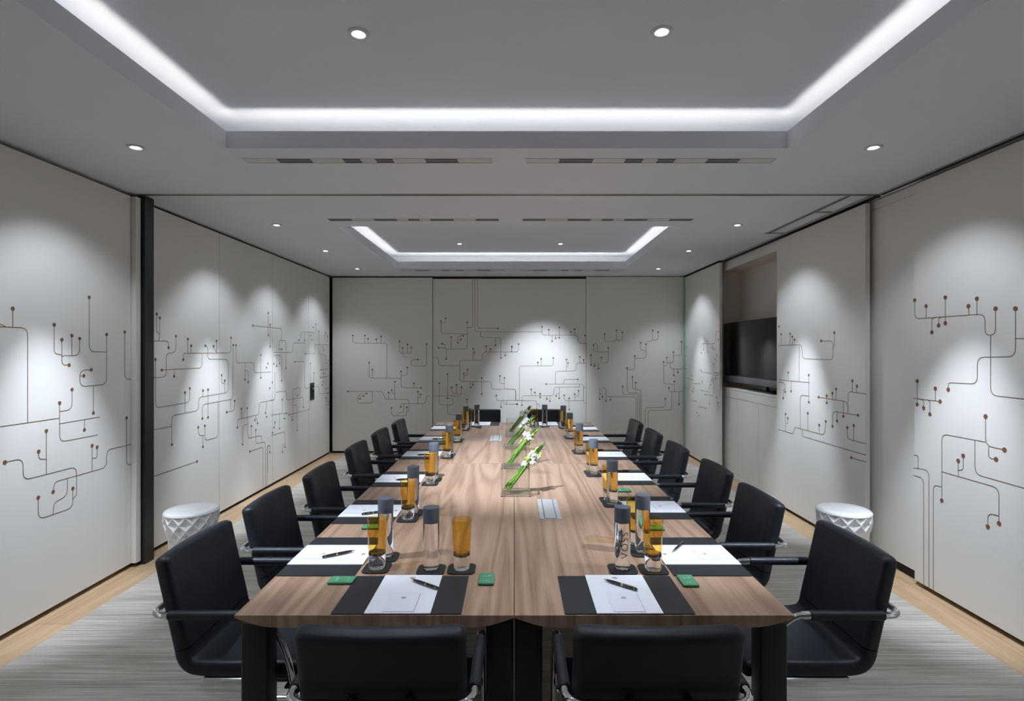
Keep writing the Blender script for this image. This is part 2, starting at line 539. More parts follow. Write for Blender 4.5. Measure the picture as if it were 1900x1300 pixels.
# ---- wall artwork: printed lines and dots laid on the panels
FOC, UX, UY = 1015.0, 954.0, 650.0
ART = {}
ART['LN'] = (0, 500, 2.6, """61,188* 61,275; -100,272 133,281 133,737; -60,235 0,262 24,274; -100,772 287,716; 287,643* 287,832 470,797; 347,578* 347,676 287,684;
287,743 478,711; 407,726 407,772*; 261,266* 261,405 298,411; 298,338* 298,460 333,460*; 298,425 303,415 384,414 384,333*; 346,318* 346,413; 430,134* 430,396 514,397;
514,313* 514,553 385,565 385,485 440,482*; 385,513 404,512*; 450,559 450,691*; 601,301* 601,529 640,530; 223,778* 223,989; 186,877* 186,914 223,914;
23,929* 111,910 111,1016 369,950 369,1090 351,1105; 444,848* 444,970; 468,856* 468,908 444,909; 256,1071* 262,1024 514,953 514,870 610,848 640,840;
325,1008 325,1090 258,1125 256,1181; 184,1099* 184,1205 351,1148 351,1055*; 610,715* 610,942 640,937""")
ART['LF'] = (260, 540, 3.249, """100,138* 100,248 118,258; 118,161* 118,280 110,298; 56,298 171,302 171,340*; 215,271* 215,370 157,374 157,516 56,524; 92,411* 92,704 299,668 299,586*;
130,475* 373,462 373,378; 208,473 204,513*; 260,412* 260,374 548,372 548,281*; 287,289* 287,374; 308,329* 304,374; 393,329* 407,335 407,410 530,410 530,610 352,640 352,718 191,750 191,924*;
442,332* 460,372; 460,300* 460,372; 270,611* 270,735; 76,779* 76,885 56,893; 76,837 191,813; 56,1125 343,1025*; 409,593* 409,760*; 379,599* 376,632; 375,767* 375,684 558,650 561,325*;
546,655 546,715; 569,661* 569,718 521,729*; 491,506* 491,556 510,556 510,539*; 510,556 510,612; 390,811* 390,900 470,880 470,665; 350,820* 352,870 390,868; 378,937* 378,870;
578,326* 578,432 687,430 687,492 788,486; 632,533* 632,431; 651,548* 651,478 632,478; 610,709* 610,768; 646,706* 646,760; 586,822* 586,774 717,742 717,672 808,655;
618,923* 618,810 645,802; 646,760 650,888 733,868 733,908; 670,813* 670,884; 697,836* 697,920 755,906 755,1180; 692,777* 697,752; 708,796* 700,760; 661,966* 741,938 741,1186; 765,1178 765,932 785,928; 727,384* 727,522*; 679,207* 852,226 852,296""")
ART['LG'] = (440, 570, 4.195, """242,44* 242,217*; 257,136* 257,305*; 326,325 326,257 381,260 381,473*; 346,325* 320,325; 284,350 434,350 434,277 530,277; 345,569* 345,372 284,374; 328,436* 328,374; 307,455* 307,374;
285,439*; 239,438*; 228,469*; 293,500 293,718 260,724; 274,584*; 254,628*; 302,660 384,650 384,722 514,698 516,776*; 351,718* 351,825 265,838; 384,822* 355,828; 220,822* 228,740; 228,851*; 370,866* 355,864;
330,942* 330,824; 294,896* 287,934*; 276,976*; 262,1000 369,966 373,1088*; 354,1125* 356,1070 369,1066; 254,1127* 254,1075 238,1080 238,1290; 404,836* 568,792 568,728; 433,640 488,621 488,683 466,686*;
433,626 433,840 429,874*; 466,957* 466,757 435,762; 480,258* 493,240 493,190 604,198; 523,258* 523,200; 448,424* 524,420 526,632 560,626; 606,618 636,612 636,675 708,665*; 530,361* 604,359; 604,290 706,291; 604,290 604,359;
612,133* 612,195; 592,154*; 570,220*; 583,252*; 635,186* 637,365 680,368; 570,436* 570,585; 598,510* 598,585; 690,198* 703,227*; 681,218* 681,262 703,264 703,227; 663,311*; 674,333*; 690,380* 690,430 708,440; 708,411*;
650,486* 705,480; 650,545* 705,539; 672,514*; 669,579*; 660,602*; 725,490* 725,457; 705,457 735,457; 742,573*; 690,632 735,625; 691,701* 691,762 735,752; 700,700 700,730 715,733""")
ART['B1'] = (620, 500, 4.333, """149,530* 149,590 424,592 424,872; 247,530* 247,591; 273,555* 273,591; 339,559* 343,592; 377,537* 377,592; 281,747* 281,871 538,872; 308,803* 308,872; 538,819* 538,949 700,951*;
588,786* 588,851 538,851; 640,914* 640,950; 526,574* 526,668 551,671; 551,629* 551,703 837,706 837,770 1008,773; 589,602* 589,673; 620,624* 620,674 551,672; 742,598* 742,777 618,776 618,722 672,723*;
110,978* 390,978 410,1041 602,1043 602,1135 584,1140; 207,1037* 185,1035; 237,1016* 185,1018 185,1072 308,1074 308,980; 262,995* 205,997 205,1016; 438,988* 438,1041; 488,902* 488,1041; 463,968* 465,994 488,994;
673,980* 673,1077; 694,1002* 694,1029 673,1029; 536,1102* 536,1077 738,1077 738,1015 1023,1016 1023,946*; 560,1078 560,1148 512,1152 512,1175; 460,1111* 460,1175 584,1175 584,1106*; 844,914* 844,1088 958,1088 958,1036 910,1035*;
911,1088 911,1165 975,1168; 912,842* 912,1016; 945,948* 945,997 1023,998; 983,927* 983,997; 858,413* 858,514 1070,516; 895,390* 895,431 858,431; 1070,423* 1070,637 900,638 900,718*; 1110,66 1110,466 1072,466;
1130,66 1130,499 1473,499; 1152,66 1152,471 1315,471*; 994,587* 994,535 1018,535; 1018,562* 1018,516; 1037,532* 1037,516; 865,596* 890,600 890,638; 837,629* 900,632; 939,543* 939,638; 1177,499 1177,545 1340,545 1340,711*;
1296,609* 1296,545; 1222,615* 1222,662; 1255,637* 1255,662; 1428,620* 1428,662; 1376,689* 1376,662; 1473,662 1195,662 1195,728 1008,728 1008,899 1265,902 1265,961 1458,961 1458,1053; 1116,636* 1116,728; 1127,663* 1127,690 1116,690;
1042,835* 1042,898; 1072,804* 1072,851 1042,851; 1186,871* 1186,1001*; 1097,949* 1097,903; 1115,927* 1115,903; 1332,855* 1332,916 1368,916; 1368,870* 1368,961; 1304,1012* 1304,1053 1540,1053; 1341,1107* 1341,1053;
1362,1053 1362,1084 1470,1082*; 1067,1045* 1067,1110; 1092,1119* 1092,1160""")
ART['B2'] = (940, 500, 4.333, """0,499 285,499; 285,459* 285,526 577,527 577,590 730,590 730,662; 340,484* 340,526; 424,464* 424,547*; 516,500* 518,526; 548,478* 548,526; 366,576* 366,527; 395,551* 395,527; 632,529* 636,548; 42,620* 42,661;
96,598* 96,661 0,662; 699,607* 699,662 818,662; 817,627* 817,748 560,752 560,815 393,817 393,919; 679,687* 679,766*; 763,706* 763,748; 590,701* 590,751; 620,726* 620,750; 707,774* 707,750; 739,795* 739,750; 482,724* 482,815;
494,749* 494,778 482,778; 251,746* 251,773; 278,717* 278,773; 376,710* 376,773 103,775 103,1053; 318,920* 620,920 620,1074 640,1076; 572,883* 461,884 461,919; 587,925 587,944 381,946 381,1014 123,1014 123,1090*;
424,1035* 424,946; 399,1016* 400,997 424,996; 198,963* 198,1000 210,1014; 227,988* 235,1014; 270,998* 270,1028*; 324,1040* 324,1014; 349,1059* 349,1014; 464,1011* 464,1055 620,1055; 504,1035* 504,1125*; 548,1001* 548,1055;
580,974* 580,1020 548,1022; 620,949 799,950 799,1056*; 748,1041* 748,950; 770,1023* 770,998 748,998; 835,1045* 835,1020; 799,1020 1040,1021 1040,1500; 933,939* 933,1002 1055,1003 1055,1500; 969,790* 969,989 1070,991 1070,1500;
1012,863* 1012,963 1082,965 1082,1500; 1037,909* 1037,964; 969,802 1030,803 1030,694*; 1030,713 1121,713 1121,599*; 1077,588* 1077,652 1121,652; 1126,577 1172,577 1174,489*; 1218,502* 1218,565 1174,566; 787,516* 787,577 884,577 884,489*;
931,503* 931,565 884,566; 1406,580* 1406,689 1341,689; 1341,663* 1341,747 1288,749; 1288,706* 1288,772 1263,772; 1263,742* 1263,919 1347,921; 1313,749 1313,797 1415,799; 1344,849* 1344,798; 1377,826* 1377,798; 1348,899* 1348,981;
1304,950* 1304,981 1412,982; 1386,1081* 1386,982; 1328,982 1328,1129 1137,1131 1137,1500; 1276,1038* 1276,1107 1113,1109 1113,1500; 0,960 74,961 74,1053 243,1054 243,1125*; 243,1080 265,1082 265,1110; 0,1082 0,1053; 85,1081*""")
ART['RB'] = (1260, 590, 6.189, """292,227* 292,290; 309,253* 309,290; 328,262* 328,390*; 253,400* 253,295 418,290 418,152 460,152; 281,362* 281,294; 381,340* 381,294; 400,357*; 449,247*; 89,328*; 80,432*; 433,422* 433,510; 415,471* 415,540; 396,528* 396,575;
254,599* 254,618 372,635; 390,626 460,630; 420,693* 420,650 460,652; 376,716* 376,685 395,686 395,870; 362,765* 362,720; 350,803* 350,770; 153,660*; 158,707* 75,685; 150,740 165,750 240,752; 268,728* 268,760; 167,802* 167,870; 155,842*;
260,829* 350,850; 302,875* 398,893; 352,984* 352,890; 430,914*; 449,971* 449,1080; 306,1034* 220,1012; 208,1085*; 226,1116*; 73,909*; 130,940 205,955; 75,798 110,801; 75,580 95,582""")
ART['RA'] = (1440, 600, 4.333, """24,24*; 41,86* 41,176; 113,82* 113,174; 131,106* 131,174; 149,130* 149,173; 18,176 208,171 212,282 458,292 458,140 362,140*; 469,74* 469,185 459,192; 186,173 186,466; 18,451 268,475; 98,394* 98,458; 121,544* 121,461;
18,471 71,477 73,549*; 58,600* 60,528 71,528; 263,414* 264,632*; 264,583 194,574 194,840; 77,728* 77,868; 95,761* 95,803 77,803; 18,851 138,888 148,832 390,897 400,787*; 255,721* 257,862; 347,816* 347,882; 210,852 210,905 725,1058;
342,592* 579,629 579,716; 579,629 579,546 725,565; 407,581* 407,637*; 453,560* 453,606; 483,526* 481,610; 614,460* 614,549; 651,503* 648,552; 541,745* 541,622; 454,826* 454,703 660,737*; 490,783* 490,708; 573,836* 573,928 725,967;
625,819* 625,940; 604,1077* 725,1114""")
ART['RN'] = (1600, 500, 2.1667, """211,123* 211,198 330,190 494,178 494,264 536,262 536,157*; 257,147* 257,195; 334,112* 334,215*; 427,147* 430,183; 461,117* 461,181; 280,252* 280,196 295,193; 307,224* 307,194 320,191; 616,157* 616,350 463,352 463,460 346,454 346,482*;
616,277 760,277; 516,264 516,505 760,532; 221,448* 221,542*; 207,517 313,530*; 294,478* 294,528; 247,556* 247,525 235,521; 272,581* 272,527 258,523; 496,590* 496,708 572,724*; 508,712 508,758 538,762*; 496,693 320,660 320,928*;
453,687 453,822 760,909; 320,812 550,878 550,1020*; 505,1033* 505,978 550,990; 386,768* 386,828; 406,748* 406,805 386,806; 207,746 225,747 225,803; 207,797 268,806 268,1285; 207,827 247,838 247,1272; 320,874 286,864 286,1295""")

def surf(side, px, py):
    """point on the panel face seen along a measured direction, and its face axis"""
    if side == 'B':
        x = (px - UX) * YB / FOC
        y = 8.42 if -1.255 < x < 1.1075 else 8.40
        return Vector((x, y, EYE + (UY - py) * YB / FOC))
    X = {'LN': XL, 'LF': XLF, 'RN': 2.70, 'RA': 2.67, 'RB': 2.61}[side]
    d = X * FOC / (px - UX)
    return Vector((X, d, EYE + (UY - py) * d / FOC))

def art(keys, side, parent, width, dot_r):
    nrm = {'B': Vector((0, -1, 0)), 'L': Vector((1, 0, 0)), 'R': Vector((-1, 0, 0))}[side[0]]
    lines, dots = MB(), MB()
    for k in keys:
        ox, oy, sc, txt = ART[k]
        for pl in txt.split(';'):
            pts = []
            for tok in pl.split():
                star = tok.endswith('*')
                a, b = tok.rstrip('*').split(',')
                p = surf(side, ox + float(a) / sc, oy + float(b) / sc)
                pts.append(p)
                if star:
                    u = nrm.cross(Vector((0, 0, 1)))
                    n = 14
                    ring = [p + (u * math.cos(2 * PI * i / n) + Vector((0, 0, 1)) * math.sin(2 * PI * i / n)) * dot_r for i in range(n)]
                    dots.loft([[q + nrm * 0.0002 for q in ring], [q + nrm * 0.0016 for q in ring]])
            if len(pts) < 2:
                continue
            q = [pts[0]]
            for i in range(1, len(pts) - 1):
                a, b, c = pts[i - 1], pts[i], pts[i + 1]
                r = min(0.045, (b - a).length * 0.48, (c - b).length * 0.48)
                s = b + (a - b).normalized() * r
                e = b + (c - b).normalized() * r
                for t in (0, 0.25, 0.5, 0.75, 1):
                    q.append(s * (1 - t) ** 2 + b * 2 * t * (1 - t) + e * t * t)
            q.append(pts[-1])
            if side == 'B':                                   # keep each piece on its own panel
                for v in q:
                    v.y = 8.42 if -1.255 < v.x < 1.1075 else 8.40
            for i in range(len(q) - 1):
                a, b = q[i], q[i + 1]
                d = (b - a)
                if d.length < 1e-4:
                    continue
                d.normalize()
                s = d.cross(nrm) * (width / 2)
                a2, b2 = a - d * width * 0.2, b + d * width * 0.2
                lo = nrm * 0.0002; hi = nrm * 0.0010
                lines.loft([[a2 + s + lo, a2 - s + lo, a2 - s + hi, a2 + s + hi], [b2 + s + lo, b2 - s + lo, b2 - s + hi, b2 + s + hi]])
    lo = lines.build('printed_line', M['brown'], parent, smooth=False)
    do = dots.build('printed_dot', M['dot'], parent, smooth=False)
    lo['kind'] = 'stuff'; do['kind'] = 'stuff'
art(['LN'], 'LN', wall_left, 0.0042, 0.0118)
art(['LF', 'LG'], 'LF', wall_left, 0.0046, 0.0125)
art(['B1', 'B2'], 'B', wall_back, 0.0055, 0.0125)
art(['RB'], 'RB', wall_right, 0.005, 0.0115)
art(['RA'], 'RA', wall_right, 0.0044, 0.0125)
art(['RN'], 'RN', wall_right, 0.0042, 0.0135)

# ================================================================ CEILING FITTINGS
def downlight(x, y, z, label, group, aims):
    t = thing('downlight', label, 'ceiling light', (x, y, z), 0, group)
    MB().lathe([(0.028, 0.0), (0.047, 0.0), (0.047, -0.003), (0.044, -0.006), (0.031, -0.006), (0.024, -0.0015), (0.024, 0.0)], 28).build('trim_ring', M['trim'], t)
    MB().lathe([(0.021, -0.0006), (0.021, -0.004), (0.012, -0.006)], 20).build('lamp_lens', M['lamp'], t)
    for (aim, p, deg, bl) in aims:
        spot('downlight_beam', t, (x, y, z - 0.02), aim, p, deg, bl)
def wash(x, y, wx, dy=0.0, k=1.0):
    """narrow beam on the wall, wide spill down"""
    return [((wx, y + dy, 0.30), P_WASH * k, 38, 0.85), ((x + (wx - x) * 0.55, y + dy, 1.2), P_WIDE, 100, 0.6)]
G1 = 'small round downlights along the long walls'
ORD = ['first', 'second', 'third', 'fourth', 'fifth', 'sixth']
SIDE_L = 'opposite the TV'
SIDE_R = 'on the TV side'
lys = (0.45, 1.75, 3.075, 4.975, 6.265, 7.63)
for i, y in enumerate(lys):
    xl = (-2.10, -2.12, -2.127, -2.16, -2.16, -2.187)[i]
    n = ('small ceiling downlight %s, %s from the near end')
    if i == 1:
        al = [((-0.82, 2.40, 0.74), P_TABLE * 1.3, 30, 0.9), ((-2.5, 1.75, 1.2), P_WIDE, 110, 0.55)]
        ar = [((0.82, 2.40, 0.74), P_TABLE * 1.2, 30, 0.9), ((2.45, 1.75, 1.2), P_WIDE, 110, 0.55)]
    else:
        dy = (0.05, 0, 0.28, 0.12, 0.0, 0.0)[i]; k = (1, 1, 1, 1, 1, 0.5)[i]
        al = wash(xl, y, XL, dy, k); ar = wash(2.02, y, 2.66, dy, k)
    if i == 4:
        ar = [((2.30, 6.2, 0.0), P_WASH * 0.35, 60, 1.0)]
    downlight(xl, y, CZ, n % ('above the wall opposite the TV', ORD[i]), G1, al)
    downlight((2.02, 2.02, 2.02, 2.03, 2.0, 2.01)[i], y, CZ, n % ('above the TV wall', ORD[i]), G1, ar)
G2 = 'round downlights in the raised ceiling panels'
downlight(-0.668, 2.348, UZ, 'round tilted downlight in the near raised ceiling, away from the TV wall', G2, [((0.08, 3.75, TT), P_TABLE * 2.6, 46, 0.9), ((-0.4, 2.6, TT), P_WIDE, 110, 0.6)])
downlight(0.629, 2.332, UZ, 'round tilted downlight in the near raised ceiling, towards the TV wall', G2, [((0.30, 2.1, TT), P_TABLE * 0.24, 40, 0.9), ((0.4, 2.6, TT), P_WIDE, 110, 0.6)])
downlight(-0.66, 1.0, UZ, 'front-edge downlight in the near raised ceiling, away from the TV wall', G2, [((-0.40, 1.8, TT), P_TABLE * 0.12, 44, 0.9)])
downlight(0.62, 1.0, UZ, 'front-edge downlight in the near raised ceiling, towards the TV wall', G2, [((-0.2, 2.2, TT), P_TABLE * 0.12, 44, 0.9)])
downlight(-0.694, 6.97, UZ, 'tiny bright downlight in the far raised ceiling, away from the TV wall', G2, [((-0.45, 5.9, TT), P_TABLE * 0.8, 44, 0.9)])
downlight(0.59, 6.97, UZ, 'tiny bright downlight in the far raised ceiling, towards the TV wall', G2, [((0.38, 8.42, 1.0), P_TABLE * 1.5, 46, 1.0), ((0.5, 6.0, TT), P_TABLE * 0.5, 44, 0.9)])
downlight(-0.685, 5.75, UZ, 'downlight at the near edge of the far raised ceiling, away from the TV wall', G2, [((0.05, 4.45, TT), P_TABLE * 1.5, 40, 0.9)])
downlight(0.583, 5.75, UZ, 'downlight at the near edge of the far raised ceiling, towards the TV wall', G2, [((0.5, 5.6, TT), P_TABLE * 0.4, 44, 0.9)])

def vent(x0, x1, y, dark, label):
    t = thing('linear_vent', label, 'air vent', ((x0 + x1) / 2, y, CZ), 0, 'slim linear air vents in the lower ceiling')
    cx = (x0 + x1) / 2; W = x1 - x0
    fb = MB().box(-W / 2, W / 2, -0.040, -0.036, -0.004, 0).box(-W / 2, W / 2, 0.036, 0.040, -0.004, 0).box(-W / 2, -W / 2 + 0.004, -0.036, 0.036, -0.004, 0).box(W / 2 - 0.004, W / 2, -0.036, 0.036, -0.004, 0)
    fb.build('frame', M['trim'], t, smooth=False)
    box('cover', M['vent'], t, -W / 2 + 0.005, W / 2 - 0.005, -0.034, 0.034, -0.0015, 0)
    for a, b in dark:
        for s in (-0.018, 0.018):
            box('slot', M['slot'], t, -W / 2 + a * W, -W / 2 + b * W, s - 0.010, s + 0.010, -0.0035, -0.0016)
D1 = ((0.135, 0.27), (0.40, 0.47), (0.53, 0.60), (0.73, 0.86))
D2 = ((0.004, 0.137), (0.267, 0.40), (0.467, 0.533), (0.597, 0.733), (0.863, 0.996))
for (yv, dk, nm) in ((3.29, D1, 'beside the partition track'), (4.775, D2, 'before the far raised ceiling'), (7.79, D1, 'close to the end wall')):
    vent(-1.62, -0.13, yv, dk, 'slim white linear air vent %s, away from the TV wall' % nm)
    vent(0.07, 1.56, yv, dk, 'slim white linear air vent %s, towards the TV wall' % nm)

# ================================================================ TABLES
def table(x0, y0, legs, label):
    W, Ln = 0.882, 2.322
    t = thing('conference_table', label, 'table', (x0 + W / 2, y0 + Ln / 2, 0), 0, 'walnut tables pushed together')
    h = W / 2
    # cross section across x: knife edges that swell to full thickness inboard
    def ring(y, inset=0.0):
        out = [(-h + inset, TT), (h - inset, TT), (h - inset, TT - 0.008)]
        for k in range(1, 6):
            a = k / 5
            out.append((h - inset - 0.13 * a, TT - 0.008 - 0.030 * math.sin(a * PI / 2)))
        for k in range(5, 0, -1):
            a = k / 5
            out.append((-h + inset + 0.13 * a, TT - 0.008 - 0.030 * math.sin(a * PI / 2)))
        out.append((-h + inset, TT - 0.008))
        return [(x, y, z) for x, z in out]
    tb = MB().loft([ring(-Ln / 2 + 0.0008), ring(Ln / 2 - 0.0008)])
    tb.build('tabletop', M['walnut'], t, smooth=False)
    for (lx, ly) in legs:
        lx -= t.location.x; ly -= t.location.y
        lb = MB()
        sec = rrect(0.088, 0.075, 0.008, 3)
        lb.loft([[(lx + u, ly + v, z) for u, v in sec] for z in (0.002, TT - 0.045)])
        o = lb.build('leg', M['blackleg'], t)
    return t
ys, ym, ye = 1.724, 4.047, 6.370
table(-0.8833, ys, ((-0.838, 1.80), (-0.047, 1.80), (-0.60, 3.98), (-0.08, 3.98)), 'walnut veneer table at the near end, on the side opposite the TV')
table(0.0013, ys, ((0.838, 1.80), (0.047, 1.80), (0.60, 3.98), (0.08, 3.98)), 'walnut veneer table at the near end, on the TV side')
table(-0.8833, ym, ((-0.60, 4.12), (-0.08, 4.12), (-0.838, 6.31), (-0.047, 6.31)), 'walnut veneer table at the far end, on the side opposite the TV')
table(0.0013, ym, ((0.60, 4.12), (0.08, 4.12), (0.838, 6.31), (0.047, 6.31)), 'walnut veneer table at the far end, on the TV side')

# flush outlet plates in the tops
def outlet(x0, x1, y0, y1, label):
    cx, cy = (x0 + x1) / 2, (y0 + y1) / 2
    t = thing('outlet_plate', label, 'power outlet', (cx, cy, TT), 0, 'metal outlet covers set in the table')
    a, b = (x1 - x0) / 2, (y1 - y0) / 2
    MB().box(-a, a, -b, b, 0.0003, 0.004).build('cover_plate', M['plate'], t, smooth=False)
    MB().bbox(-a * 0.52, a * 0.52, -b + 0.01, b - 0.008, 0.0045, 0.0065, 0.0008, 1).build('flap', M['plate'], t, smooth=False)
    MB().box(-a * 0.58, a * 0.58, -b + 0.006, b - 0.004, 0.004, 0.0044).build('flap_gap', M['slot'], t, smooth=False)
outlet(0.128, 0.235, 2.70, 3.06, 'long silver outlet cover set in the table in front of the first vase')
outlet(-0.225, -0.118, 5.02, 5.36, 'small silver outlet cover set in the table beside the far vases')

# ================================================================ CHAIRS
def bezier_pts(P, n=6):
    out = []
    for i in range(len(P) - 1):
        p0 = P[max(0, i - 1)]; p1 = P[i]; p2 = P[i + 1]; p3 = P[min(len(P) - 1, i + 2)]
        for k in range(n):
            t = k / n
            out.append(tuple(0.5 * ((2 * p1[j]) + (-p0[j] + p2[j]) * t + (2 * p0[j] - 5 * p1[j] + 4 * p2[j] - p3[j]) * t * t + (-p0[j] + 3 * p1[j] - 3 * p2[j] + p3[j]) * t ** 3) for j in range(len(p1))))
    out.append(tuple(P[-1]))
    return out

def cushion(path, width, thick, bow=None, end0=True, end1=True, rc=0.02):
    """path of (y, z) centre points; rounded-rectangle section across x"""
    P = bezier_pts(path, 5)
    rings = []
    T = []
    for i in range(len(P)):
        a = P[max(0, i - 1)]; b = P[min(len(P) - 1, i + 1)]
        d = Vector((b[0] - a[0], b[1] - a[1])).normalized()
        T.append(d)
    def ring(p, d, w, t, sh=0.0):
        n = Vector((-d.y, d.x))
        out = []
        pts = []
        r = min(rc, t * 0.45)
        base = rrect(w, t, r, 4)
        # densify across the width so the bow is smooth
        full = []
        for i, q in enumerate(base):
            full.append(q)
            q2 = base[(i + 1) % len(base)]
            if abs(q2[0] - q[0]) > 0.1:
                for k in range(1, 8):
                    full.append((q[0] + (q2[0] - q[0]) * k / 8, q[1] + (q2[1] - q[1]) * k / 8))
        for u, v in full:
            b = (bow(p, u) if bow else 0.0)
            out.append((u, p[0] + d.x * sh + n.x * v + b, p[1] + d.y * sh + n.y * v))
        return out
    if end0:
        for sh, s in ((-0.016, 0.035), (-0.0125, 0.017), (-0.006, 0.005)):
            rings.append(ring(P[0], T[0], width - s, thick - s * 0.9, sh))
    for p, d in zip(P, T):
        rings.append(ring(p, d, width, thick))
    if end1:
        for sh, s in ((0.006, 0.005), (0.0125, 0.017), (0.016, 0.035)):
            rings.append(ring(P[-1], T[-1], width - s, thick - s * 0.9, sh))
    return MB().loft(rings)

def make_chair(loc, rz, label):
    t = thing('conference_chair', label, 'chair', loc, rz, 'black leather chairs around the table')
    bow = lambda p, u: -0.018 * (1 - (u / 0.22) ** 2) * max(0.0, min(1.0, (p[1] - 0.52) / 0.3))
    back = cushion([(-0.238, 0.845), (-0.222, 0.77), (-0.200, 0.67), (-0.182, 0.59), (-0.172, 0.545)], 0.44, 0.056, bow, True, False)
    back.build('backrest', M['leather'], t, angle=50)
    seat = cushion([(-0.1715, 0.542), (-0.166, 0.517), (-0.150, 0.492), (-0.118, 0.478), (-0.04, 0.474), (0.08, 0.475), (0.20, 0.478), (0.255, 0.474)], 0.44, 0.056, None, False, True)
    seat.build('seat', M['leather'], t, angle=50)
    # chrome tube: rear bar, arms, curved front legs, floor loop
    r = 0.0115; ax = 0.240; za = 0.675
    def side(s):
        p = []
        p += [(s * 0.0, -0.264, za), (s * 0.10, -0.264, za), (s * 0.17, -0.264, za)]
        p += [(s * (ax - 0.05 + 0.05 * math.sin(a)), -0.214 - 0.05 * math.cos(a), za) for a in [PI / 2 * k / 6 for k in range(1, 7)]]
        p += [(s * ax, -0.10, za), (s * ax, 0.03, za), (s * ax, 0.06, za)]
        return p
    bar = MB().tube([(-x, y, z) for x, y, z in reversed(side(1))][:-1] + side(1), r, 12)
    bar.build('arm_tube', M['chrome'], t)
    for s in (-1, 1):
        ap = [(s * ax, -0.196, za), (s * ax, 0.055, za)]
        MB().tube([(s * ax, -0.198, za), (s * ax, -0.194, za), (s * ax, 0.052, za), (s * ax, 0.056, za)], [0.0135, 0.0165, 0.0165, 0.0135], 14).build('armrest', M['leather'], t)
        lp = bezier_pts([(0.058, za), (0.105, za - 0.006), (0.165, za - 0.055), (0.205, za - 0.14), (0.228, 0.43), (0.245, 0.22), (0.255, 0.075)], 5)
        path = [(s * ax, y, z) for y, z in lp]
        path += [(s * ax, 0.255 - 0.05 + 0.05 * math.cos(a), 0.064 - 0.05 * math.sin(a)) for a in [PI / 2 * k / 5 for k in range(1, 6)]]
        path += [(s * ax, -0.10, 0.014), (s * ax, -0.20, 0.014)]
        path += [(s * (ax - 0.05 + 0.05 * math.cos(a)), -0.20 - 0.05 * math.sin(a), 0.014) for a in [PI / 2 * k / 5 for k in range(1, 6)]]
        path += [(s * 0.001, -0.25, 0.014)]
        MB().tube(path, r, 12).build('leg', M['chrome'], t)
        MB().tube([(s * ax, 0.053, za), (s * ax, 0.085, za - 0.001)], 0.0135, 12).build('arm_collar', M['chrome'], t)
        MB().tube([(s * 0.075, -0.258, za), (s * 0.075, -0.236, za)], 0.012, 10).build('back_bracket', M['blackleg'], t)
        MB().bbox(s * 0.200 - 0.012, s * 0.200 + 0.012, -0.10, 0.215, 0.430, 0.4445, 0.003, 1).build('seat_rail', M['chrome'], t)
    MB().bbox(-0.232, 0.232, 0.19, 0.218, 0.418, 0.4295, 0.003, 1).build('cross_bar', M['chrome'], t)
    return t

C0 = None
ln = ['first from near end', 'second from near end', 'third from near end', 'third from far end', 'second from far end', 'first from far end']
spec = []
for i, (x, y) in enumerate(((-0.977, 2.100), (-0.975, 2.70), (-0.945, 3.33), (-0.965, 4.17), (-0.960, 4.89), (-0.935, 5.55))):
    spec.append(((x, y, 0), -PI / 2, 'black leather chair with chrome arms %s, %s' % (SIDE_L, ln[i])))
for i, (x, y) in enumerate(((1.060, 2.10), (1.0, 2.76), (1.025, 3.42), (1.0, 4.15), (1.0, 4.85), (1.0, 5.55))):
    spec.append(((x, y, 0), PI / 2, 'black leather chair with chrome arms %s, %s' % (SIDE_R, ln[i])))
spec.append(((-0.345, 1.655, 0), 0, 'black leather chair seen from behind at the near table end, away from the TV'))
spec.append(((0.374, 1.655, 0), 0, 'black leather chair seen from behind at the near table end, on the TV side'))
spec.append(((-0.384, 6.40, 0), PI, 'black leather chair at the far table end, away from the TV'))
spec.append(((0.377, 6.40, 0), PI, 'black leather chair at the far table end, on the TV side'))
for s in spec:
    if C0 is None:
        C0 = make_chair(*s)
    else:
        dup(C0, *s)

# ================================================================ TELEVISION
tv = thing('television', 'large black flat television in the wall niche behind the sliding panels', 'television', (2.79, 6.20, 1.111))
def tb(name, m, x0, x1, y0, y1, z0, z1, b=0.004):
    return MB().bbox(x0 - 2.79, x1 - 2.79, y0 - 6.20, y1 - 6.20, z0 - 1.111, z1 - 1.111, b, 2).build(name, M[m], tv)
tb('housing', 'bezel', 2.745, 2.80, 5.59, 7.10, 1.185, 1.925, 0.008)
tb('bezel', 'bezel', 2.722, 2.744, 5.59, 7.10, 1.265, 1.925, 0.004)
tb('lower_bezel', 'bezel2', 2.716, 2.744, 5.59, 7.10, 1.183, 1.262, 0.006)
tb('screen', 'screen', 2.7195, 2.7225, 5.64, 7.05, 1.275, 1.885, 0.0008)
tb('neck', 'bezel', 2.755, 2.79, 5.98, 6.13, 1.125, 1.20)
tb('stand_base', 'bezel', 2.712, 2.90, 5.75, 6.36, 1.111, 1.128, 0.005)

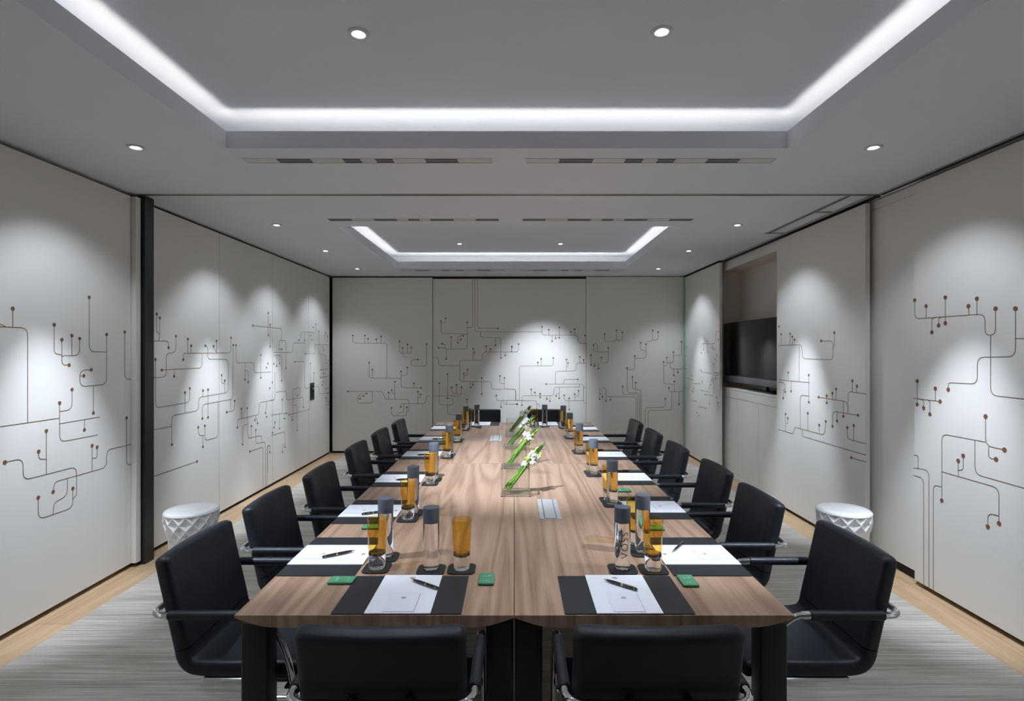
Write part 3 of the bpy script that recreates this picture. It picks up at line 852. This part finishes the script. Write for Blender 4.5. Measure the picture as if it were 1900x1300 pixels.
# ================================================================ STOOLS
def make_stool(loc, label):
    t = thing('ceramic_stool', label, 'stool', loc, 0.2, 'white faceted drum stools')
    prof = [(0.150, 0.0), (0.163, 0.035), (0.160, 0.082), (0.148, 0.128), (0.143, 0.172), (0.142, 0.215), (0.146, 0.258), (0.156, 0.300), (0.168, 0.342), (0.176, 0.388), (0.176, 0.438)]
    n = 13
    vs, fs = [], []
    K = len(prof)
    R = lambda i, j: i * n + (j % n)
    for i, (r, z) in enumerate(prof):
        for j in range(n):
            a = 2 * PI * (j + 0.5 * (i % 2)) / n
            vs.append((r * math.cos(a), r * math.sin(a), z))
    top0 = len(vs)
    for i in range(K):                        # dished diamond cells centred between two neighbours of row i
        for j in range(n):
            a = 2 * PI * (j + 0.5 + 0.5 * (i % 2)) / n
            r, z = prof[i]
            vs.append(((r * 0.972 - 0.019) * math.cos(a), (r * 0.972 - 0.019) * math.sin(a), z + 0.003))
    C = lambda i, j: top0 + i * n + (j % n)
    for i in range(K):
        for j in range(n):
            l, rgt = R(i, j), R(i, j + 1)
            sh = 0 if i % 2 == 0 else 1
            c = C(i, j)
            if i + 1 < K:
                u = R(i + 1, j + sh)
                fs += [(l, c, u), (c, rgt, u)]
            if i > 0:
                d = R(i - 1, j + sh)
                fs += [(l, d, c), (c, d, rgt)]
    b = MB().add(vs, fs)
    # subtle rounding is left to the facets; closed underneath
    b.f.append(tuple(R(0, j) for j in reversed(range(n))))
    b.build('drum', M['ceramic'], t, smooth=False)
    # seat top: scalloped rim into a smooth disc
    rings = []
    for rr_, z in ((0.172, 0.4385), (0.176, 0.441), (0.174, 0.449), (0.166, 0.457), (0.150, 0.461), (0.10, 0.462), (0.01, 0.462)):
        rings.append([(rr_ * math.cos(2 * PI * j / 32), rr_ * math.sin(2 * PI * j / 32), z) for j in range(32)])
    MB().loft(rings).build('seat_top', M['ceramic'], t, angle=60)
    return t
S0 = make_stool((-2.275, 3.86, 0.003), 'white faceted ceramic drum stool beside the black jamb, opposite the TV')
dup(S0, (2.325, 3.86, 0.003), 0.2, 'white faceted ceramic drum stool against the TV wall')

# ================================================================ TABLEWARE
def rr_slab(b, cx, cy, w, d, r, z0, z1, n=5):
    sec = rrect(w, d, r, n)
    return b.loft([[(cx + u, cy + v, z) for u, v in sec] for z in (z0, z1)])

SEATS = []     # (name for labels, mat origin, rotation about it)
words_ = {'L': SIDE_L, 'R': SIDE_R}
LY = (2.023, 2.632, 3.350, 4.196, 4.956, 5.688)
RY = (2.023, 2.705, 3.395, 4.178, 4.950, 5.635)
for i, y in enumerate(LY):
    SEATS.append(('L', i, (-0.882, y + 0.206), -PI / 2, '%s, %s' % (SIDE_L, ln[i])))
for i, y in enumerate(RY):
    SEATS.append(('R', i, (0.882, y + 0.206), PI / 2, '%s, %s' % (SIDE_R, ln[i])))
SEATS.append(('N', 0, (-0.374, 1.728), 0, 'at the near table end, opposite the TV'))
SEATS.append(('N', 1, (0.367, 1.728), 0, 'at the near table end, on the TV side'))
SEATS.append(('F', 0, (-0.375, 6.366), PI, 'at the far table end, opposite the TV'))
SEATS.append(('F', 1, (0.386, 6.366), PI, 'at the far table end, on the TV side'))

# prototypes, in seat space: x to the sitter's own side, +y into the table
pads = papers = pens = None
def make_pad(loc, rz, label):
    t = thing('desk_pad', label, 'desk pad', loc, rz, 'black leather desk pads at the seats')
    rr_slab(MB(), 0, 0.146, 0.413, 0.290, 0.003, 0.0004, 0.0034, 2).build('pad_sheet', M['pad'], t)
    st = MB()
    return t
def make_paper(loc, rz, label):
    t = thing('note_paper', label, 'paper', loc, rz, 'white note paper on the desk pads')
    MB().box(-0.105, 0.105, 0.0, 0.294, 0.0, 0.0022).build('sheet', M['paper'], t, smooth=False)
    MB().box(-0.049, 0.052, 0.008, 0.140, 0.0023, 0.0026).build('card_shadow_edge', M['grey'], t, smooth=False)  # grey sheet offset below the card, coloured as its cast shadow
    MB().box(-0.0515, 0.0495, 0.0095, 0.142, 0.0027, 0.0036).build('note_card', M['paper2'], t, smooth=False)
    for (cx, cy, z, s) in ((0.0, 0.135 - 0.03, 0.0037, 0.009), (0.0, 0.268, 0.0023, 0.011)):
        MB().loft([[(cx + s * math.cos(2 * PI * k / 12), cy + s * 0.8 * math.sin(2 * PI * k / 12), zz) for k in range(12)] for zz in (z, z + 0.0002)]).build('crest', M['crest'], t, smooth=False)
    return t
def make_pen(loc, rz, label):
    t = thing('pen', label, 'pen', loc, rz, 'black pens with gold trim')
    z = 0.0062
    def seg(name, m, xs, rs):
        MB().tube([(x, 0, z) for x in xs], rs, 12).build(name, M[m], t)
    seg('tip', 'gold', (-0.069, -0.062, -0.054), (0.0008, 0.0024, 0.0038))
    seg('barrel', 'pen', (-0.054, -0.03, 0.004), (0.004, 0.0056, 0.0060))
    seg('ring_band', 'gold', (0.004, 0.009), (0.0062, 0.0062))
    seg('pen_cap', 'pen', (0.009, 0.04, 0.058, 0.064), (0.0061, 0.0060, 0.0053, 0.0035))
    seg('cap_ring', 'gold', (0.052, 0.0545), (0.0058, 0.0057))
    MB().bbox(0.016, 0.054, -0.0012, 0.0012, 0.0118, 0.0132, 0.0004, 1).build('clip', M['gold'], t)
    return t
def make_coaster(loc, rz, label):
    t = rr_slab(MB(), 0, 0, 0.105, 0.100, 0.022, 0.0004, 0.0052, 5).build('coaster', M['pad'], None, loc=loc)
    t.rotation_euler = (0, 0, rz)
    return tag(t, label, 'coaster', 'black rounded coasters under bottles and tumblers')
def make_glass(loc, rz, label):
    t = thing('tumbler', label, 'glass', loc, rz, 'amber tumblers with thick clear bases')
    # thick clear base with a bowl-shaped hollow on top
    pr = [(0.0290, 0.0), (0.0305, 0.002), (0.0312, 0.02), (0.0325, 0.052)]
    bowl = [(0.0325, 0.060), (0.0300, 0.0555), (0.0260, 0.0515), (0.0190, 0.0480), (0.0100, 0.0462), (0.0015, 0.0457)]
    MB().lathe(pr + bowl, 36).build('clear_base', M['clear'], t, angle=40)
    prof = [(0.0015, 0.0464), (0.0100, 0.0469), (0.0190, 0.0487), (0.0262, 0.0523), (0.0303, 0.0563), (0.0328, 0.0615), (0.0345, 0.10), (0.0365, 0.15), (0.0380, 0.188),
            (0.0372, 0.189), (0.0364, 0.188), (0.0349, 0.15), (0.0329, 0.10), (0.0312, 0.067), (0.0280, 0.0605), (0.0200, 0.0550), (0.0100, 0.0530), (0.0015, 0.0525)]
    MB().lathe(prof, 40).build('amber_cup', M['amber'], t, angle=60)
    return t
LET = {}
def make_bottle(loc, rz, label):
    t = thing('water_bottle', label, 'bottle', loc, rz, 'clear water bottles with grey caps')
    R = 0.0300
    MB().lathe([(0.010, 0.006), (0.020, 0.003), (0.0255, 0.0), (0.0290, 0.0015), (R, 0.006), (R, 0.1765), (0.0292, 0.1785)], 40).build('glass_body', M['water'], t, angle=50)
    MB().lathe([(0.0297, 0.179), (0.0306, 0.1795), (0.0306, 0.234), (0.0298, 0.2355), (0.0285, 0.2360)], 40).build('cap', M['cap'], t, angle=40)
    # brand lettering running up the body, wrapped on the cylinder
    cu = bpy.data.curves.new('lettering', 'FONT')
    cu.body = 'VOSS'
    cu.size = 0.040
    cu.space_character = 1.15
    cu.align_x = 'CENTER'; cu.align_y = 'CENTER'
    cu.resolution_u = 3
    tmp = bpy.data.objects.new('lettering', cu)
    COL.objects.link(tmp)
    dg = bpy.context.evaluated_depsgraph_get()
    me = bpy.data.meshes.new_from_object(tmp.evaluated_get(dg))
    bm = bmesh.new(); bm.from_mesh(me)
    for _ in range(1):
        bmesh.ops.subdivide_edges(bm, edges=[e for e in bm.edges if e.calc_length() > 0.006], cuts=2, use_grid_fill=True)
    bmesh.ops.triangulate(bm, faces=bm.faces)
    for v in bm.verts:
        h, a = v.co.x, v.co.y * 0.95 / R
        v.co = Vector(((R + 0.0004) * math.sin(-a), -(R + 0.0004) * math.cos(a), 0.098 + h * 0.98))
    me2 = bpy.data.meshes.new('lettering')
    bm.to_mesh(me2); bm.free()
    me2.materials.append(M['print'])
    COL.objects.unlink(tmp)
    bpy.data.objects.remove(tmp)
    o = bpy.data.objects.new('lettering', me2)
    COL.objects.link(o)
    o.parent = t
    return t
def make_tin(loc, rz, label):
    t = thing('mint_tin', label, 'tin', loc, rz, 'small green tins beside the desk pads')
    rr_slab(MB(), 0, 0, 0.057, 0.090, 0.007, 0.0, 0.0055, 4).build('tin_body', M['tinside'], t)
    sec = [rrect(0.057, 0.090, 0.007, 4), rrect(0.0555, 0.0885, 0.0065, 4), rrect(0.053, 0.086, 0.006, 4)]
    MB().loft([[(u, v, z) for u, v in s] for s, z in zip([sec[0], sec[0], sec[1], sec[2]], (0.0057, 0.0085, 0.0098, 0.0102))]).build('lid', M['tin'], t)
    eb = MB()
    rnd = random.Random(4)
    for k in range(9):
        a = k / 8
        eb.ball((-0.013 + 0.026 * a + rnd.uniform(-0.002, 0.002), 0.012 + 0.016 * abs(a - 0.45) + rnd.uniform(-0.004, 0.004), 0.0102), rnd.uniform(0.0012, 0.0028), 6, 0.4)
    for k in (-1, 0, 1):
        eb.ball((k * 0.010, -0.025, 0.0102), 0.0022 if k else 0.003, 6, 0.4)
    e = eb.build('embossing', M['emboss'], t); e['kind'] = 'stuff'
    return t

protos = {}
def place(kind, maker, loc, rz, label):
    if kind not in protos:
        protos[kind] = maker(loc, rz, label)
        return protos[kind]
    if protos[kind].type == 'MESH':
        o = protos[kind].copy(); COL.objects.link(o)
        o.location = loc; o.rotation_euler = (0, 0, rz); o['label'] = label
        return o
    return dup(protos[kind], loc, rz, label)

def loc_of(o, rz, lx, ly):
    return (o[0] + lx * math.cos(rz) - ly * math.sin(rz), o[1] + lx * math.sin(rz) + ly * math.cos(rz))

PEN = {  # seat -> (x, y, angle) world, the pen's tip towards -x before turning
    ('N', 0): (-0.315, 1.93, -0.62), ('N', 1): (0.375, 1.925, -0.70),
    ('L', 0): (-0.712, 2.215, PI + 0.60), ('R', 0): (0.692, 2.30, 0.95),
    ('L', 1): (-0.71, 2.78, PI + 0.45), ('L', 2): (-0.69, 3.50, PI + 0.3), ('L', 3): (-0.70, 4.33, PI + 0.25), ('L', 4): (-0.70, 5.10, PI + 0.3),
    ('R', 1): (0.70, 3.06, 0.1), ('R', 2): (0.73, 3.755, 0.05), ('R', 3): (0.68, 4.545, 0.08), ('R', 4): (0.66, 5.315, 0.05), ('R', 5): (0.66, 6.0, 0.1)}
for (sd, i, o, rz, where) in SEATS:
    z = TT
    place('pad', make_pad, (o[0], o[1], z), rz, 'black leather desk pad ' + where)
    off = {'L': 0.0, 'R': 0.0, 'N': 0.0, 'F': 0.0}[sd]
    pl = loc_of(o, rz, off if sd != 'N' else (0.004, 0.0)[i], 0.0)
    skew = {('N', 0): 0.0, ('N', 1): 0.0}.get((sd, i), random.uniform(-0.02, 0.02))
    place('paper', make_paper, (pl[0], pl[1], z + 0.0035), rz + (0 if sd == 'N' else 0), 'white note paper with a small card ' + where)
    if (sd, i) in PEN:
        px, py, pa = PEN[(sd, i)]
        on_paper = abs((px - pl[0]) * math.cos(rz) + (py - pl[1]) * math.sin(rz)) < 0.10
        place('pen', make_pen, (px, py, z + 0.0063 if on_paper else z + 0.0037), pa, ('black pen on the note paper ' if on_paper else 'black pen along the desk pad edge ') + where)
    if sd == 'L':
        g, b = (-0.525, LY[i] + 0.072), (-0.518, LY[i] + (0.178 if i else 0.182))
    elif sd == 'R':
        g, b = (0.528, RY[i] + 0.345), (0.530, RY[i] + (0.234, 0.25, 0.262, 0.27, 0.262, 0.262)[i])
        if i == 0:
            g = (0.522, 2.365)
    elif sd == 'N':
        b = ((-0.315, 2.078), (0.412, 2.082))[i]
        g = ((-0.200, 2.085), (0.528, 2.080))[i]
    else:
        b = ((-0.41, 6.00), (0.335, 6.00))[i]
        g = ((-0.495, 6.03), (0.222, 6.00))[i]
    place('coaster', make_coaster, (g[0], g[1], z), rz, 'black coaster under the amber tumbler ' + where)
    place('coaster', make_coaster, (b[0], b[1], z), rz, 'black coaster under the water bottle ' + where)
    place('glass', make_glass, (g[0], g[1], z + 0.0056), 0, 'amber tumbler with clear base ' + where)
    br = {'L': -PI / 2, 'R': PI / 2, 'N': (2.0, 0.15)[i % 2], 'F': PI}[sd]
    place('bottle', make_bottle, (b[0], b[1], z + 0.0056), br, 'clear water bottle with a grey cap ' + where)
TINS = ((-0.622, 1.975, PI / 2, 'small green tin by the first desk pad on the side opposite the TV'),
        (-0.100, 1.985, 0, 'small green tin beside the near-end desk pad, next to the table seam'),
        (0.625, 1.970, 0, 'small green tin by the first desk pad on the TV side'),
        (-0.668, 2.575, PI / 2, 'small green tin seen through the first tumbler on the side opposite the TV'),
        (0.655, 2.56, PI / 2, 'small green tin between the first and second desk pads on the TV side'),
        (0.645, 3.245, PI / 2, 'small green tin between the second and third desk pads on the TV side'),
        (-0.655, 4.90, PI / 2, 'small green tin before the fifth desk pad on the side opposite the TV'))
for x, y, a, lb in TINS:
    place('tin', make_tin, (x, y, TT + 0.0003), a, lb)

# ================================================================ VASES AND FLOWERS
def make_vase(loc, label):
    t = thing('glass_vase', label, 'vase', loc, 0, 'square clear vases down the middle of the table')
    W, D, H, th = 0.160, 0.125, 0.160, 0.006
    w, d = W / 2, D / 2
    MB().bbox(-w, w, -d, d, 0.0, 0.020, 0.003, 1).build('thick_base', M['vasebase'], t)
    for (nm, a) in (('side_wall', (-w, -w + th, -d, d)), ('side_wall', (w - th, w, -d, d)), ('side_wall', (-w + th + 0.0003, w - th - 0.0003, -d, -d + th)), ('side_wall', (-w + th + 0.0003, w - th - 0.0003, d - th, d))):
        box(nm, M['vase'], t, *a, 0.0205, H)
    e = 0.0035
    for sx in (-1, 1):
        for sy in (-1, 1):
            MB().tube([(sx * (w + 0.0006), sy * (d + 0.0006), 0.004), (sx * (w + 0.0006), sy * (d + 0.0006), H)], 0.0024, 6).build('corner_edge', M['clear'], t)
    def hoop(name, z0, z1, o_, i_):
        out = [(-w - o_, -d - o_), (w + o_, -d - o_), (w + o_, d + o_), (-w - o_, d + o_)]
        inn = [(-w + i_, -d + i_), (w - i_, -d + i_), (w - i_, d - i_), (-w + i_, d - i_)]
        vs = [(x, y, z) for ring in (out, inn) for z in (z0, z1) for x, y in ring]
        fs = []
        for k in range(4):
            k2 = (k + 1) % 4
            fs += [(k, k2, 4 + k2, 4 + k), (8 + k2, 8 + k, 12 + k, 12 + k2), (4 + k, 4 + k2, 12 + k2, 12 + k), (k2, k, 8 + k, 8 + k2)]
        MB().add(vs, fs).build(name, M['clear'], t, smooth=False)
    hoop('rim', H + 0.0002, H + 0.0032, 0.0, th)
    hoop('base_edge', 0.0165, 0.0200, 0.0035, -0.0004)
    hoop('foot_edge', 0.0003, 0.0040, 0.0035, -0.0004)
    return t

def make_bouquet(loc, seed, label, lean=1.0):
    rnd = random.Random(seed)
    t = thing('flower_bouquet', label, 'flowers', loc, 0, 'white flower bunches leaning in the vases')
    a = Vector((-0.055, 0.0, 0.026)); b = Vector((0.165, 0.06, 0.275))
    axis = (b - a)
    for k in range(22):
        j = Vector((rnd.uniform(-0.010, 0.036), rnd.uniform(-0.032, 0.032), rnd.uniform(-0.003, 0.022)))
        e = Vector((rnd.uniform(-0.014, 0.014), rnd.uniform(-0.020, 0.020), rnd.uniform(-0.012, 0.014)))
        ln_ = rnd.uniform(0.62, 0.80) if k < 15 else rnd.uniform(0.93, 1.04)
        p0 = a + j
        p1 = a + axis * ln_ + e
        mid = (p0 + p1) / 2 + Vector((rnd.uniform(-0.006, 0.004), rnd.uniform(-0.006, 0.006), rnd.uniform(-0.004, 0.008)))
        pts = [p0, (p0 + mid) / 2 + Vector((0, 0, 0.001)), mid, (mid + p1) / 2 + Vector((0, 0, 0.001)), p1]
        r = rnd.uniform(0.0024, 0.0036)
        MB().tube(pts, [r, r * 1.05, r, r, r * 0.8], 7).build('stem', M['stem'] if k < 15 else M['stemdark'], t)
    # blooms
    for k in range(9):
        f = a + axis * rnd.uniform(0.62, 0.78) + Vector((rnd.uniform(-0.036, 0.022), rnd.uniform(-0.040, 0.020), rnd.uniform(-0.012, 0.034)))
        q = MB()
        for pi in range(7):
            an = 2 * PI * pi / 7 + rnd.uniform(-0.2, 0.2)
            tilt = rnd.uniform(0.5, 1.1)
            rot = Matrix.Rotation(an, 3, 'Z') @ Matrix.Rotation(tilt, 3, 'Y')
            # petal as a cupped thickened oval
            L_, W_ = rnd.uniform(0.019, 0.026), rnd.uniform(0.009, 0.013)
            top, bot = [], []
            for u in range(6):
                s = u / 5
                wd = W_ * math.sin(PI * min(1, s * 0.92 + 0.06)) ** 0.7
                cz = 0.006 * math.sin(s * PI) - 0.004 * s * s
                top.append([rot @ Vector((0.004 + L_ * s, wd * v, cz + 0.002 * v * v)) + f for v in (-1, -0.4, 0.4, 1)])
            rings = [r_ + [p + Vector((0, 0, -0.0008)) for p in reversed(r_)] for r_ in top]
            q.loft(rings)
        q.ball(f + Vector((0, 0, 0.003)), 0.008, 8, 1.1)
        fl = q.build('bloom', M['petal'], t, angle=70)
    for k in range(24):
        f = a + axis * rnd.uniform(0.56, 0.86) + Vector((rnd.uniform(-0.030, 0.034), rnd.uniform(-0.030, 0.030), rnd.uniform(-0.014, 0.024)))
        rot = Vector((0.66, rnd.uniform(-0.5, 0.5), rnd.uniform(0.3, 0.9))).to_track_quat('Z', 'Y').to_matrix()
        q = MB().ball(f, rnd.uniform(0.004, 0.0062), 8, 2.3, rot)
        q.tube([f - rot @ Vector((0, 0, 0.008)), f - rot @ Vector((0, 0, 0.026))], 0.0011, 5)
        q.build('bud', M['bud'], t)
    return t
VY = ((3.1825, 'first vase from the near end'), (3.915, 'second vase from the near end'), (4.690, 'third vase from the near end'), (5.43, 'last vase towards the end wall'))
VASE_L = ('clear rectangular glass vase, first from the near table end', 'clear rectangular glass vase, second from the near table end', 'clear rectangular glass vase, third from the near table end', 'clear rectangular glass vase, last in the row towards the end wall')
v0 = None
for i, (y, w_) in enumerate(VY):
    loc = (0.007, y, TT + 0.0003)
    if v0 is None:
        v0 = make_vase(loc, VASE_L[i])
    else:
        dup(v0, loc, 0, VASE_L[i])
    make_bouquet((0.007, y, TT), 11 + i * 7, 'white blooms and green stems leaning out of the ' + w_)

# cables hanging under the table between the near chairs
cb_ = MB()
def loopc(cx, cy, cz, rx, rz_, ph, n=22, turns=1.6):
    return [(cx + rx * math.cos(ph + 2 * PI * turns * k / n), cy + 0.03 * k / n, cz + rz_ * math.sin(ph + 2 * PI * turns * k / n)) for k in range(n + 1)]
cb_.tube([(0.13, 2.0, 0.695)] + loopc(0.115, 2.0, 0.655, 0.022, 0.030, 1.2), 0.0022, 6)
tag(cb_.build('power_cable', M['cream'], None), 'grey cable coiled under the table seam between the two near chairs', 'cable', None)
